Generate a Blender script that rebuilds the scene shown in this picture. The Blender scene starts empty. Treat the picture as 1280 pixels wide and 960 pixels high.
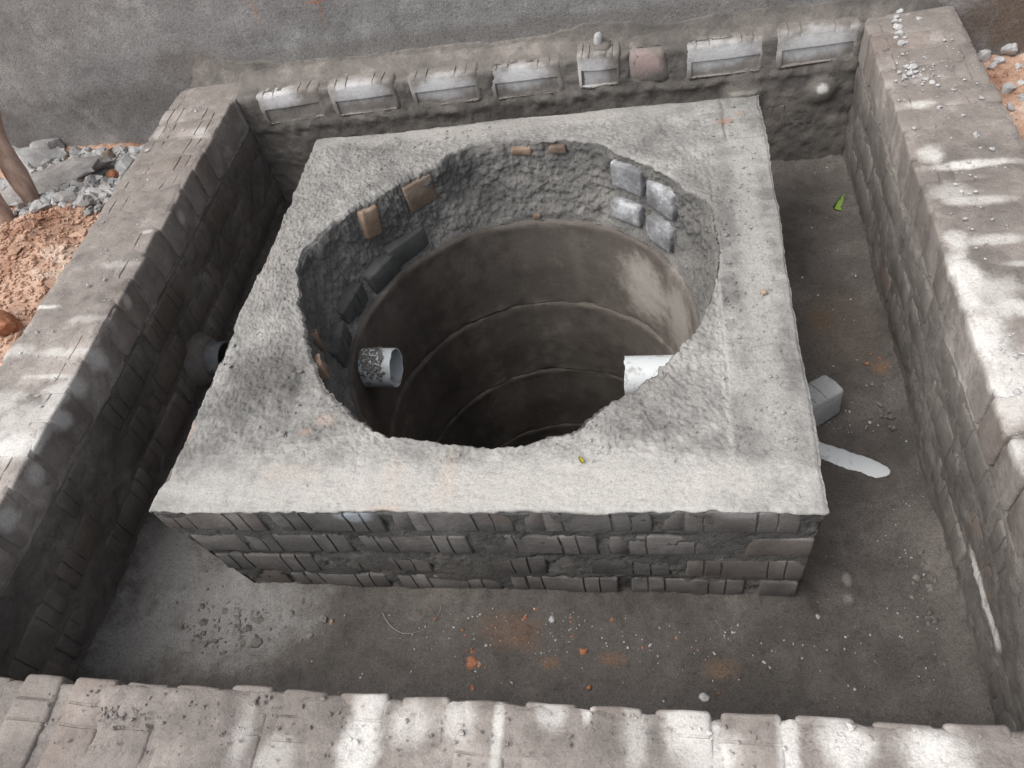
import bpy, bmesh, math, random
import numpy as np
from math import radians, sin, cos, pi, hypot, atan2
from mathutils import Vector, Matrix, Euler
random.seed(7); RNG = np.random.default_rng(7)
S = bpy.context.scene
COL = S.collection

# ------------------------------------------------------------------ camera
CAM_F = 979.4 / 1280.0
CAM_ROT = (0.6861, 0.1795, 0.1048)
CAM_LOC = (0.4034, -0.7011, 1.2369)
cd = bpy.data.cameras.new('camera'); cam = bpy.data.objects.new('camera', cd); COL.objects.link(cam)
cam.location = CAM_LOC; cam.rotation_euler = CAM_ROT
cd.sensor_width = 36; cd.lens = 36 * CAM_F; cd.clip_start = 0.02; cd.clip_end = 500
S.camera = cam
# ------------------------------------------------------------------ sky and sun (bright overcast / open shade)
SUN_EL, SUN_AZ = 57.0, -122.0          # azimuth from +Y towards +X
w = bpy.data.worlds.new('World'); S.world = w; w.use_nodes = True
wn = w.node_tree; bg = wn.nodes['Background']
sky = wn.nodes.new('ShaderNodeTexSky'); sky.sky_type = 'NISHITA'; sky.sun_disc = False
sky.sun_elevation = radians(SUN_EL); sky.sun_rotation = radians(SUN_AZ)
sky.air_density = 1.0; sky.dust_density = 6.0; sky.ozone_density = 0.6; sky.altitude = 300
hs = wn.nodes.new('ShaderNodeHueSaturation'); hs.inputs['Saturation'].default_value = 0.32
wn.links.new(sky.outputs[0], hs.inputs['Color']); wn.links.new(hs.outputs[0], bg.inputs['Color'])
bg.inputs['Strength'].default_value = 0.135
sl = bpy.data.lights.new('sun', 'SUN'); so = bpy.data.objects.new('sun', sl); COL.objects.link(so)
sl.energy = 1.45; sl.angle = radians(60); sl.color = (1.0, 0.965, 0.92)
sd = Vector((sin(radians(SUN_AZ)) * cos(radians(SUN_EL)), cos(radians(SUN_AZ)) * cos(radians(SUN_EL)), sin(radians(SUN_EL))))
so.rotation_euler = sd.to_track_quat('Z', 'Y').to_euler(); so.location = (0, 0, 6)
S.view_settings.view_transform = 'Standard'; S.view_settings.look = 'None'
S.view_settings.gamma = 1; S.view_settings.exposure = 0.45
S.render.resolution_x = 1024; S.render.resolution_y = 768

# ------------------------------------------------------------------ dimensions (metres), from the photo's perspective
XL, XR, YB, YF = -0.964, 0.944, 1.489, -0.346      # inner faces of the chamber walls
ZT, ZF = 0.041, -0.400                             # wall top, chamber floor
PX, PD = 0.65, 1.2775                              # plinth half width, depth (front face at y = 0, top at z = 0)
WC = (0.006, 0.664); WR, WZ = 0.45, -0.248         # well centre, radius, rim height
JOINTS = [-0.248, -0.585, -0.922, -1.254, -1.59, -1.93]
_R = np.array(Euler(CAM_ROT).to_matrix()); _C = np.array(CAM_LOC)
def at(u, v, z=None, x=None, y=None):
    """photo pixel -> point on a plane of known height / position"""
    d = _R @ np.array([(u - 640) / 979.4, -(v - 480) / 979.4, -1.0])
    k = 2 if z is not None else (0 if x is not None else 1)
    val = z if z is not None else (x if x is not None else y)
    return Vector(_C + d * ((val - _C[k]) / d[k]))

# ------------------------------------------------------------------ noise
def _h(ix, iy, iz):
    with np.errstate(over='ignore'):
        h = (ix.astype(np.uint32) * np.uint32(374761393) + iy.astype(np.uint32) * np.uint32(668265263)
             + iz.astype(np.uint32) * np.uint32(2246822519))
        h ^= h >> np.uint32(13); h *= np.uint32(1274126177); h ^= h >> np.uint32(16)
        h *= np.uint32(2654435761); h ^= h >> np.uint32(15)
    return (h & np.uint32(0xffffff)).astype(np.float64) / 0xffffff
def vn(P):
    P = np.asarray(P, float) + 1000.0
    i = np.floor(P).astype(np.int64); f = P - i; u = f * f * (3 - 2 * f)
    r = 0
    for a in (0, 1):
        for b in (0, 1):
            for c in (0, 1):
                wgt = (u[:, 0] if a else 1 - u[:, 0]) * (u[:, 1] if b else 1 - u[:, 1]) * (u[:, 2] if c else 1 - u[:, 2])
                r = r + wgt * _h(i[:, 0] + a, i[:, 1] + b, i[:, 2] + c)
    return r * 2 - 1
def fbm(P, freq, octv=4, gain=0.5, seed=0.0):
    P = np.asarray(P, float) * freq + seed * 17.31
    r = 0; a = 1.0; t = 0
    for _ in range(octv):
        r = r + a * vn(P); t += a; a *= gain; P = P * 2.03 + 5.7
    return r / t * 1.5
def sm(x, a, b):
    t = np.clip((x - a) / (b - a), 0, 1); return t * t * (3 - 2 * t)

# ------------------------------------------------------------------ objects
def link(o, parent=None):
    COL.objects.link(o)
    if parent is not None: o.parent = parent
    return o
def mesh_np(name, V, F, mat, smooth=True):
    me = bpy.data.meshes.new(name)
    V = np.ascontiguousarray(V, dtype=np.float32); F = np.ascontiguousarray(F, dtype=np.int32)
    n = F.shape[1]
    me.vertices.add(len(V)); me.vertices.foreach_set('co', V.ravel())
    me.loops.add(F.size); me.loops.foreach_set('vertex_index', F.ravel())
    me.polygons.add(len(F)); me.polygons.foreach_set('loop_start', np.arange(0, F.size, n, dtype=np.int32))
    me.polygons.foreach_set('use_smooth', np.full(len(F), smooth))
    me.update(calc_edges=True); me.validate()
    if mat: me.materials.append(mat)
    return me
def obj(name, me, parent=None, loc=None):
    o = bpy.data.objects.new(name, me)
    if loc is not None: o.location = loc
    return link(o, parent)
def tag(o, label=None, cat=None, group=None, kind=None):
    if label: o['label'] = label
    if cat: o['category'] = cat
    if group: o['group'] = group
    if kind: o['kind'] = kind
    return o
def thing(name, label, cat, loc=(0, 0, 0), group=None):
    o = bpy.data.objects.new(name, None); o.empty_display_size = 0.05; o.location = loc
    return tag(link(o), label, cat, group)
def grid_faces(nr, nc, closed=False):
    r = np.arange(nr - 1)[:, None]; c = np.arange(nc if closed else nc - 1)[None, :]
    c2 = (c + 1) % nc
    return np.stack([r * nc + c, r * nc + c2, (r + 1) * nc + c2, (r + 1) * nc + c], -1).reshape(-1, 4)

# ------------------------------------------------------------------ materials
class NT:
    def __init__(self, name):
        self.m = bpy.data.materials.new(name); self.m.use_nodes = True
        self.t = self.m.node_tree; self.b = self.t.nodes['Principled BSDF']
        self.b.inputs['Specular IOR Level'].default_value = 0.25
        g = self.t.nodes.new('ShaderNodeNewGeometry'); self.pos = g.outputs['Position']
        oi = self.t.nodes.new('ShaderNodeObjectInfo'); self.rand = oi.outputs['Random']
    def l(self, a, b): self.t.links.new(a, b)
    def put(self, v, s):
        if hasattr(v, 'links'): self.l(v, s)
        else: s.default_value = v
    def vec(self, op, a, b):
        n = self.t.nodes.new('ShaderNodeVectorMath'); n.operation = op
        self.put(a, n.inputs[0])
        if b is not None: self.put(b, n.inputs[1])
        return n
    def math(self, op, a, b=0.0, c=None, clamp=False):
        n = self.t.nodes.new('ShaderNodeMath'); n.operation = op; n.use_clamp = clamp
        self.put(a, n.inputs[0]); self.put(b, n.inputs[1])
        if c is not None: self.put(c, n.inputs[2])
        return n.outputs[0]
    def noise(self, scale, detail=4, rough=0.55, vec=None, off=0.0, stretch=None):
        v = vec or self.pos
        if stretch: v = self.vec('MULTIPLY', v, stretch).outputs[0]
        if off: v = self.vec('ADD', v, (off, off * 1.7, -off)).outputs[0]
        n = self.t.nodes.new('ShaderNodeTexNoise'); n.inputs['Scale'].default_value = scale
        n.inputs['Detail'].default_value = detail; n.inputs['Roughness'].default_value = rough
        self.l(v, n.inputs['Vector']); return n.outputs['Fac']
    def voro(self, scale, feature='F1'):
        n = self.t.nodes.new('ShaderNodeTexVoronoi'); n.feature = feature; n.inputs['Scale'].default_value = scale
        self.l(self.pos, n.inputs['Vector']); return n.outputs
    def rng(self, v, a, b, lo=0.0, hi=1.0):
        n = self.t.nodes.new('ShaderNodeMapRange'); n.interpolation_type = 'SMOOTHSTEP'
        self.put(v, n.inputs[0])
        for i, x in enumerate((a, b, lo, hi)): n.inputs[i + 1].default_value = x
        return n.outputs[0]
    def mix(self, fac, a, b):
        n = self.t.nodes.new('ShaderNodeMix'); n.data_type = 'RGBA'
        self.put(fac, n.inputs[0])
        for v, s in ((a, n.inputs[6]), (b, n.inputs[7])):
            if hasattr(v, 'links'): self.l(v, s)
            else: s.default_value = (*v, 1) if len(v) == 3 else v
        return n.outputs[2]
    def spot(self, c, r, soft=0.72, wob=0.62):
        """a colour patch with a wobbly edge round a point of the place; returns 0..1"""
        if not hasattr(self, '_wob'):
            n = self.t.nodes.new('ShaderNodeTexNoise'); n.inputs['Scale'].default_value = 20; n.inputs['Detail'].default_value = 6; n.inputs['Roughness'].default_value = 0.65
            self.l(self.pos, n.inputs['Vector']); self._wob = n.outputs['Fac']
        v = self.vec('SUBTRACT', self.pos, tuple(c)); v = self.vec('DIVIDE', v.outputs[0], tuple(r))
        ln = self.vec('LENGTH', v.outputs[0], None).outputs['Value']
        ln = self.math('ADD', ln, self.math('MULTIPLY_ADD', self._wob, -2 * wob, wob))
        return self.rng(ln, 1.0, 1.0 - soft, 0, 1)
    def bump(self, parts):
        """parts = [(height socket, strength, distance)] chained"""
        prev = None
        for h, st, d in parts:
            n = self.t.nodes.new('ShaderNodeBump'); n.inputs['Strength'].default_value = st; n.inputs['Distance'].default_value = d
            self.l(h, n.inputs['Height'])
            if prev: self.l(prev, n.inputs['Normal'])
            prev = n.outputs[0]
        self.l(prev, self.b.inputs['Normal'])
    def done(self, col, rough=0.9):
        self.put(col if hasattr(col, 'links') else (*col, 1), self.b.inputs['Base Color'])
        self.put(rough, self.b.inputs['Roughness'])
        return self.m

def cement(name, dark, mid, light, lo=0.36, hi=0.66, blot=3.2, grain=1.0, spots=(), tint=0.0, stretch=None, speck=0.5, fine=1.0, seed=0.0):
    """wet (dark) to dry (light) sand-cement with grain, pits and named stains and patches"""
    k = NT(name)
    n1 = k.noise(blot, 5, 0.6, off=seed, stretch=stretch); n2 = k.noise(21, 5, 0.6, off=3.1 + seed)
    f = k.math('ADD', k.math('MULTIPLY', n1, 0.68), k.math('MULTIPLY', n2, 0.32))
    f = k.rng(f, lo, hi)
    c = k.mix(k.rng(f, 0.0, 0.5), dark, mid); c = k.mix(k.rng(f, 0.5, 1.0), c, light)
    for ctr, rad, colr, amt in spots:
        c = k.mix(k.math('MULTIPLY', k.spot(ctr, rad), amt), c, colr)
    if tint:
        hv = k.t.nodes.new('ShaderNodeHueSaturation')
        k.l(k.rng(k.rand, 0, 1, 1 - tint, 1 + tint), hv.inputs['Value']); k.l(c, hv.inputs['Color'])
        c = k.mix(k.math('MULTIPLY', k.rng(k.rand, 0.6, 1.0), 0.35), hv.outputs[0], (0.13, 0.088, 0.066))
    g1 = k.noise(330, 2, 0.5); g2 = k.noise(95, 4, 0.65, off=7.0)
    gr = k.rng(g1, 0.3, 0.72, 0.74, 1.2)
    gc = k.t.nodes.new('ShaderNodeMix'); gc.data_type = 'RGBA'; gc.blend_type = 'MULTIPLY'; gc.inputs[0].default_value = speck * grain
    k.l(c, gc.inputs[6]); comb = k.t.nodes.new('ShaderNodeCombineColor')
    for i in range(3): k.l(gr, comb.inputs[i])
    k.l(comb.outputs[0], gc.inputs[7]); c = gc.outputs[2]
    pit = k.rng(g2, 0.36, 0.47, 0.72, 1.0)
    gc2 = k.t.nodes.new('ShaderNodeMix'); gc2.data_type = 'RGBA'; gc2.blend_type = 'MULTIPLY'; gc2.inputs[0].default_value = 0.6 * grain
    comb2 = k.t.nodes.new('ShaderNodeCombineColor')
    for i in range(3): k.l(pit, comb2.inputs[i])
    k.l(c, gc2.inputs[6]); k.l(comb2.outputs[0], gc2.inputs[7]); c = gc2.outputs[2]
    hh = k.math('ADD', k.math('MULTIPLY', g2, 0.0050 * grain), k.math('MULTIPLY', g1, 0.0016 * grain * fine))
    k.bump([(hh, 0.55, 1.0)])
    return k.done(c, k.rng(f, 0, 1, 0.82, 0.97))

WHITISH = (0.66, 0.645, 0.62); PALE = (0.47, 0.445, 0.415); WET = (0.085, 0.08, 0.075); RUST = (0.36, 0.14, 0.06)
# whitish patches on the wall tops and left brick ends, in place coordinates
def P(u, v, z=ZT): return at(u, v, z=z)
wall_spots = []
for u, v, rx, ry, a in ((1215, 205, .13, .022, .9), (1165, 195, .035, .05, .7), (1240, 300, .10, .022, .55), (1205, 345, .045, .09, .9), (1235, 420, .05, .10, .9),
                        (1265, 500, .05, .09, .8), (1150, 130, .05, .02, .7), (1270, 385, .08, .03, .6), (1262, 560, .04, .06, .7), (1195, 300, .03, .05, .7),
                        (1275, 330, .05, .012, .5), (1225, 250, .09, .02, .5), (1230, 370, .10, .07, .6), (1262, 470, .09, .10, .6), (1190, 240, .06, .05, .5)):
    wall_spots.append((P(u, v), (rx, ry, .03), WHITISH, a))
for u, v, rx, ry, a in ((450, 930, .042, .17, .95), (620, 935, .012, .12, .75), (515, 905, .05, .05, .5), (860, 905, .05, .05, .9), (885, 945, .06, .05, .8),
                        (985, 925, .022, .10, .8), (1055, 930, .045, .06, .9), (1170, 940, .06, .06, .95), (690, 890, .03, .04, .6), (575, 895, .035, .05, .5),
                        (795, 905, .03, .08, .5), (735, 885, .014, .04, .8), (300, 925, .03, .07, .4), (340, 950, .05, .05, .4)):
    wall_spots.append((P(u, v), (rx, ry, .03), WHITISH, a))
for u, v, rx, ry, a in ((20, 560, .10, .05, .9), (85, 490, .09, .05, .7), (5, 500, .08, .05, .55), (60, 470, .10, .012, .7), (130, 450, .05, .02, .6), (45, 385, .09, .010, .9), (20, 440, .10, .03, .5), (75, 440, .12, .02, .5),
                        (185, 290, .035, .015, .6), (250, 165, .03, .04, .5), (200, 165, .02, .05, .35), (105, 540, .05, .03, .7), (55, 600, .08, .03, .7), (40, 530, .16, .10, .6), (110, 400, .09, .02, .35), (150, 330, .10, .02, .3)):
    wall_spots.append((P(u, v), (rx, ry, .03), WHITISH, a))
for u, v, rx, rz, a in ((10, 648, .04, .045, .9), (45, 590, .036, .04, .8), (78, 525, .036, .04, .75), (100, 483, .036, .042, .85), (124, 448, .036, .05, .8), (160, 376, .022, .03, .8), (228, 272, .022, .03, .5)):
    wall_spots.append((at(u, v, x=XL), (.03, rx, rz), WHITISH, a))
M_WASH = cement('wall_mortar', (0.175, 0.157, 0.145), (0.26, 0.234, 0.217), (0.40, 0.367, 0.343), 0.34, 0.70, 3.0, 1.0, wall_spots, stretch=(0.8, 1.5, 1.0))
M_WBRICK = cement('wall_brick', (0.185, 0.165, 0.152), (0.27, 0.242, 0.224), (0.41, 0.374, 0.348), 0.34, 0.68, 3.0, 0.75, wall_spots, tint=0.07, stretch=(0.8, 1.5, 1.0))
_a = at(1214, 690, x=XR); _b = at(1248, 805, x=XR); in_spots = []
for _t in np.linspace(0.08, 0.92, 6):
    in_spots.append((_a.lerp(_b, float(_t)), (.03, .034, .020), (0.62, 0.60, 0.575), .95))
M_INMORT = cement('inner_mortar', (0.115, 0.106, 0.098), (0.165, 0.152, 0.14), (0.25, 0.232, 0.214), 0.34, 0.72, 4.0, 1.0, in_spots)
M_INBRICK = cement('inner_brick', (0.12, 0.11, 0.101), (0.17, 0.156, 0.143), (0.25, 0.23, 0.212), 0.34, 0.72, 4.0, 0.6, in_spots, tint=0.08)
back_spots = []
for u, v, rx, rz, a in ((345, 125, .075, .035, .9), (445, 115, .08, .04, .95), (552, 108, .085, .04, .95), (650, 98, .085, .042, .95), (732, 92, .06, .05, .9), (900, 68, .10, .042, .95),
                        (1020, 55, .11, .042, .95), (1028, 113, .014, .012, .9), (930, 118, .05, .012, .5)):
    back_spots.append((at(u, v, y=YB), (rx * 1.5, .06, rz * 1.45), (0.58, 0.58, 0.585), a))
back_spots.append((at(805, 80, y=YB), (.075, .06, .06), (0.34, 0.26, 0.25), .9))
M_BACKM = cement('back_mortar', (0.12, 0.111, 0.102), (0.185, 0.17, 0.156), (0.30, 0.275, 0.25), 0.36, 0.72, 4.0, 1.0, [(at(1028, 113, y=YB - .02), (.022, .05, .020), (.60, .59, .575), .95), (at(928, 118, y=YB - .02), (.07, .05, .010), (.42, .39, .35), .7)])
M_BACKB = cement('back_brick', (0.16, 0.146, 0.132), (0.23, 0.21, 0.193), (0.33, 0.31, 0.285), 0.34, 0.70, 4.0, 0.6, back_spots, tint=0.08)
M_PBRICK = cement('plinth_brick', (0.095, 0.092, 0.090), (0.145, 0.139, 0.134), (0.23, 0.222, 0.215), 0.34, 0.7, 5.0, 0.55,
                  [(at(440, 645, y=0), (.05, .05, .03), (.36, .40, .44), .8), (at(640, 650, y=0), (.09, .05, .03), (.16, .12, .10), .5),
                   (at(925, 645, y=0), (.06, .05, .015), (.24, .24, .25), .7), (at(1000, 675, y=0), (.05, .05, .02), (.23, .23, .24), .7)], tint=0.2)
# plinth screed
ps = [((0.0, 0.04, 0), (0.9, 0.10, 0.05), (0.45, 0.437, 0.415), .9), ((0.30, 0.06, 0), (0.45, 0.13, 0.05), (0.47, 0.457, 0.435), .7),
      ((0.585, .62, 0), (0.05, 0.85, 0.05), (0.42, 0.41, 0.39), .6), ((-.05, 1.24, 0), (0.7, 0.06, 0.05), (0.37, 0.355, 0.335), .7),
      ((0.50, 0.40, 0), (0.012, 0.5, 0.05), (0.46, 0.445, 0.415), .5),
      ((-0.50, 0.34, 0), (0.15, 0.17, 0.05), (0.115, 0.112, 0.107), .9), ((-.33, .20, 0), (.10, .06, .05), (.17, .165, .157), .6), ((.36, .28, 0), (.08, .10, .05), (.22, .213, .203), .5), ((.48, .9, 0), (.06, .14, .05), (.22, .215, .205), .5), ((-.60, .75, 0), (.05, .3, .05), (.30, .285, .265), .6),
      (at(905, 150, z=0), (.03, .02, .05), (.40, .24, .17), .55), (at(925, 140, z=0), (.014, .018, .05), (.40, .25, .18), .5),
      (at(405, 525, z=0), (.035, .02, .05), (.42, .35, .30), .6), (at(380, 540, z=0), (.02, .012, .05), (.40, .26, .19), .5),
      (at(235, 540, z=0), (.02, .03, .05), (.42, .30, .24), .55), (at(560, 600, z=0), (.03, .10, .03), (.48, .43, .38), .5), (at(490, 600, z=0), (.03, .08, .03), (.47, .42, .37), .4),
      (at(450, 605, z=0), (.02, .06, .03), (.52, .50, .48), .5), (at(360, 590, z=0), (.10, .03, .03), (.42, .38, .34), .5), (at(480, 640, y=0), (.05, .02, .03), (.48, .36, .26), .3)]
M_SCREED = cement('plinth_screed', (0.175, 0.172, 0.165), (0.265, 0.26, 0.25), (0.36, 0.352, 0.338), 0.36, 0.64, 4.5, 0.9, ps, speck=0.6)
M_THROAT = cement('throat_mortar', (0.125, 0.123, 0.118), (0.18, 0.176, 0.168), (0.27, 0.26, 0.246), 0.34, 0.72, 6.0, 1.4, [((.42, .45, -.1), (.16, .22, .16), (.25, .238, .218), .6)], speck=0.8)
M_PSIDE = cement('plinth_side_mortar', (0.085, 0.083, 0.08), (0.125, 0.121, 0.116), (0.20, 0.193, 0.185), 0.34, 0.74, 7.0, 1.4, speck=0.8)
fs = [(at(290, 760, z=ZF), (.30, .20, .1), (0.26, 0.255, 0.247), .85), (at(215, 700, z=ZF), (.14, .18, .1), (0.27, 0.265, 0.255), .75), (at(170, 800, z=ZF), (.16, .14, .1), (0.25, 0.245, 0.237), .8), (at(640, 790, z=ZF), (.10, .06, .1), (.17, .105, .07), .5), (at(590, 830, z=ZF), (.015, .02, .1), RUST, .9),
      (at(690, 828, z=ZF), (.03, .02, .1), (.21, .13, .08), .5), (at(765, 825, z=ZF), (.04, .02, .1), (.20, .115, .075), .5), (at(900, 838, z=ZF), (.05, .03, .1), (.22, .14, .09), .4),
      (at(1050, 410, z=ZF), (.14, .22, .1), (.135, .108, .088), .5), (at(1100, 460, z=ZF), (.03, .03, .1), (.20, .12, .07), .6), (at(1030, 400, z=ZF), (.05, .05, .1), (.16, .10, .06), .4),
      (at(1058, 725, z=ZF), (.012, .02, .1), (.26, .25, .24), .8), (at(1060, 750, z=ZF), (.014, .015, .1), (.22, .21, .20), .6)]
M_FLOOR = cement('chamber_floor', (0.073, 0.066, 0.060), (0.106, 0.096, 0.088), (0.15, 0.137, 0.126), 0.34, 0.68, 3.5, 1.2, fs, speck=0.8)
hsps = [(at(315, 15, y=1.59), (.02, .05, .06), (.42, .28, .17), .6), (at(392, 5, y=1.59), (.05, .05, .008), (.36, .17, .10), .7), (at(402, 20, y=1.59), (.006, .05, .07), (.34, .17, .10), .6),
        ((-2.1, 1.6, -.05), (.7, .2, .16), (.115, .108, .102), .55), ((1.5, 1.55, -.02), (.5, .2, .20), (.13, .098, .075), .9), ((-1.4, 1.6, -.02), (.45, .2, .13), (.15, .142, .133), .8), ((-1.15, 1.6, .10), (.18, .2, .10), (.17, .16, .15), .8), ((.1, 1.6, .10), (1.6, .2, .05), (.19, .18, .17), .7)]
M_HOUSE = cement('house_plaster', (0.205, 0.202, 0.201), (0.26, 0.257, 0.256), (0.34, 0.338, 0.338), 0.32, 0.72, 7.0, 1.2, hsps, speck=0.8)
ring_spots = [((.33, 1.0, -.42), (.10, .2, .18), (.40, .375, .34), .9), ((.43, .85, -.40), (.08, .16, .20), (.36, .34, .31), .8), ((.12, 1.1, -.40), (.03, .1, .2), (.18, .16, .14), .6)]  # dry concrete, with the lit patch on the back-right shaft wall painted paler
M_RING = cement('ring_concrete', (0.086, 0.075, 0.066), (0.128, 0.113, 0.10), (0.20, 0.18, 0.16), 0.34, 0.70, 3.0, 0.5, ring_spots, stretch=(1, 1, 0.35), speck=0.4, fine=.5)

def simple(name, col, rough=0.6, spec=0.3, n=None, dirt=None, dscale=18, lo=.52, hi=.62):
    k = NT(name); k.b.inputs['Specular IOR Level'].default_value = spec
    c = col
    if dirt:
        c = k.mix(k.rng(k.noise(dscale, 6, 0.65), lo, hi), col, dirt)
    k.bump([(k.noise(n or 120, 4, 0.6), 0.25, 0.003)])
    return k.done(c, rough)
M_PVC = simple('pvc_white', (0.62, 0.655, 0.675), 0.38, 0.45, 60, (0.36, 0.37, 0.36), 26, .54, .66)
M_PVCDARK = simple('pvc_grey_dirty', (0.10, 0.105, 0.115), 0.5, 0.4, 60, (0.16, 0.15, 0.14), 20)
M_ROCK = cement('rubble_concrete', (0.27, 0.268, 0.265), (0.38, 0.378, 0.375), (0.50, 0.50, 0.50), 0.34, 0.68, 9.0, 1.1, tint=0.12)
M_ROCKW = cement('pale_stone', (0.34, 0.34, 0.34), (0.46, 0.46, 0.465), (0.58, 0.58, 0.585), 0.34, 0.68, 9.0, 0.8)
M_TAN = cement('tan_brick', (0.19, 0.132, 0.095), (0.27, 0.195, 0.145), (0.36, 0.28, 0.22), 0.36, 0.66, 12.0, 0.8)
M_BROWN = cement('brown_brick', (0.13, 0.098, 0.075), (0.185, 0.14, 0.108), (0.25, 0.20, 0.165), 0.36, 0.66, 14.0, 0.7)
M_DKBR = cement('dark_throat_brick', (0.066, 0.068, 0.068), (0.09, 0.092, 0.09), (0.125, 0.125, 0.12), 0.36, 0.68, 9.0, 0.45)
M_BLUEBR = cement('whitish_throat_brick', (0.17, 0.172, 0.18), (0.27, 0.275, 0.287), (0.50, 0.515, 0.535), 0.38, 0.66, 16.0, 1.0)
M_LOOSE = cement('loose_brick_grey', (0.31, 0.322, 0.33), (0.38, 0.392, 0.40), (0.46, 0.47, 0.475), 0.34, 0.68, 8.0, 0.7)
M_SOIL = cement('red_soil', (0.33, 0.18, 0.12), (0.52, 0.345, 0.255), (0.64, 0.50, 0.41), 0.34, 0.68, 5.0, 1.2, speck=0.7)
M_CLOD = cement('orange_clod', (0.26, 0.10, 0.05), (0.36, 0.16, 0.09), (0.44, 0.25, 0.16), 0.34, 0.68, 30.0, 0.8)
M_WOOD = cement('bark', (0.30, 0.21, 0.165), (0.43, 0.315, 0.255), (0.56, 0.45, 0.385), 0.34, 0.68, 22.0, 0.6, stretch=(1, 1, .25))
M_LEAF = simple('leaf_green', (0.40, 0.62, 0.14), 0.5, 0.35, 90, (0.24, 0.42, 0.09), 40)
M_YELL = simple('petal_yellow', (0.62, 0.55, 0.08), 0.6, 0.3)
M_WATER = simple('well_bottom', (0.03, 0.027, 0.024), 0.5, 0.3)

# ------------------------------------------------------------------ brick meshes
# canonical brick: length along x, grooved narrow faces at +-y, bed faces at +-z
def brick_mesh(name, mat, L=0.232, Wd=0.108, T=0.076, grooves=True, frog=False, seed=0, worn=0.0025, rnd=0.008, gx=(-0.081, -0.047, 0.043, 0.077)):
    rnd = min(rnd, 0.2 * min(L, Wd, T))
    hl, hw, ht = L / 2, Wd / 2, T / 2
    rr = random.Random(seed)
    def side(sgn):
        pts = []
        if grooves:
            for g in gx:
                if abs(g) > hl - rnd - .006: continue
                gw, gd = 0.0024 + rr.uniform(-.0006, .0008), 0.0042 * rr.uniform(.4, 1.1)
                pts += [(g - gw, 0), (g - gw * .5, gd), (g + gw * .5, gd), (g + gw, 0)]
        else:
            pts = [(x * hl * .5, 0) for x in (-1, 0, 1)]
        return pts
    prof = []   # counter-clockwise outline in xy
    for (x, d) in side(-1): prof.append((x, -hw + d))
    a0 = len(prof)
    def corner(cx, cy, a):
        return [(cx + rnd * cos(a + t), cy + rnd * sin(a + t)) for t in (0, pi / 6, pi / 3, pi / 2)]
    prof += corner(hl - rnd, -hw + rnd, -pi / 2)
    prof += [(hl, y * hw * .4) for y in (-1, 1)]
    prof += corner(hl - rnd, hw - rnd, 0)
    for (x, d) in reversed(side(1)): prof.append((x, hw - d))
    prof += corner(-hl + rnd, hw - rnd, pi / 2)
    prof += [(-hl, y * hw * .4) for y in (1, -1)]
    prof += corner(-hl + rnd, -hw + rnd, pi)
    n = len(prof)
    rings = []
    def ring(z, ins):
        out = []
        for (x, y) in prof:
            out.append((x - math.copysign(min(ins, abs(x)), x) if abs(x) > hl - rnd * 1.01 else x, y - math.copysign(ins, y), z))
        return out
    lv = [(-ht, rnd), (-ht + rnd * .3, rnd * .3), (-ht + rnd, 0), (0, 0), (ht - rnd, 0), (ht - rnd * .3, rnd * .3), (ht, rnd)]
    V = []
    for z, i in lv: V += ring(z, i)
    bm = bmesh.new()
    vs = [bm.verts.new(v) for v in V]
    for r in range(len(lv) - 1):
        for c in range(n):
            bm.faces.new((vs[r * n + c], vs[r * n + (c + 1) % n], vs[(r + 1) * n + (c + 1) % n], vs[(r + 1) * n + c]))
    bm.faces.new(list(reversed(vs[:n])))
    top = vs[-n:]
    if frog:
        fx0, fx1, fy0, fy1, fd = -hl + .016, hl - .016, -hw + .012, .006, 0.0055
        def rect(z, e): return [bm.verts.new((x, y, z)) for x, y in ((fx0 + e, fy0 + e), ((fx0 + fx1) / 2, fy0 + e), (fx1 - e, fy0 + e), (fx1 - e, fy1 - e), ((fx0 + fx1) / 2, fy1 - e), (fx0 + e, fy1 - e))]
        r0 = rect(ht, 0); r1 = rect(ht - fd, 0.003)
        e0 = [bm.edges.get((top[i], top[(i + 1) % n])) for i in range(n)]
        e1 = [bm.edges.new((r0[i], r0[(i + 1) % 6])) for i in range(6)]
        bmesh.ops.triangle_fill(bm, edges=e0 + e1, use_beauty=True)
        for i in range(6):
            bm.faces.new((r0[i], r0[(i + 1) % 6], r1[(i + 1) % 6], r1[i]))
        bm.faces.new(r1)
    else:
        bm.faces.new(top)
    bmesh.ops.recalc_face_normals(bm, faces=bm.faces)
    co = np.array([v.co[:] for v in bm.verts])
    d = np.stack([fbm(co, 22, 3, seed=seed + i * 3.3) for i in range(3)], -1) * worn
    d += np.stack([fbm(co, 9, 2, seed=seed + 9 + i * 3.3) for i in range(3)], -1) * worn
    for v, dd in zip(bm.verts, d): v.co += Vector(dd)
    for f in bm.faces: f.smooth = True
    me = bpy.data.meshes.new(name); bm.to_mesh(me); bm.free()
    me.materials.append(mat)
    me.set_sharp_from_angle(angle=radians(50))
    return me
def put_brick(me, parent, loc, M, jit=0.004, ang=1.2, scale=(1, 1, 1)):
    """M = 3 columns: where the brick's x, y, z axes point"""
    o = bpy.data.objects.new('brick', me); link(o, parent)
    R = Matrix(M).transposed().to_4x4()
    J = Euler([radians(random.gauss(0, ang)) for _ in range(3)]).to_matrix().to_4x4()
    L = Vector(loc) + Vector([random.gauss(0, jit) for _ in range(3)])
    o.matrix_basis = Matrix.Translation(L) @ J @ R @ Matrix.Diagonal((*scale, 1))
    return o
AX, AY, AZ = Vector((1, 0, 0)), Vector((0, 1, 0)), Vector((0, 0, 1))

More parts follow.
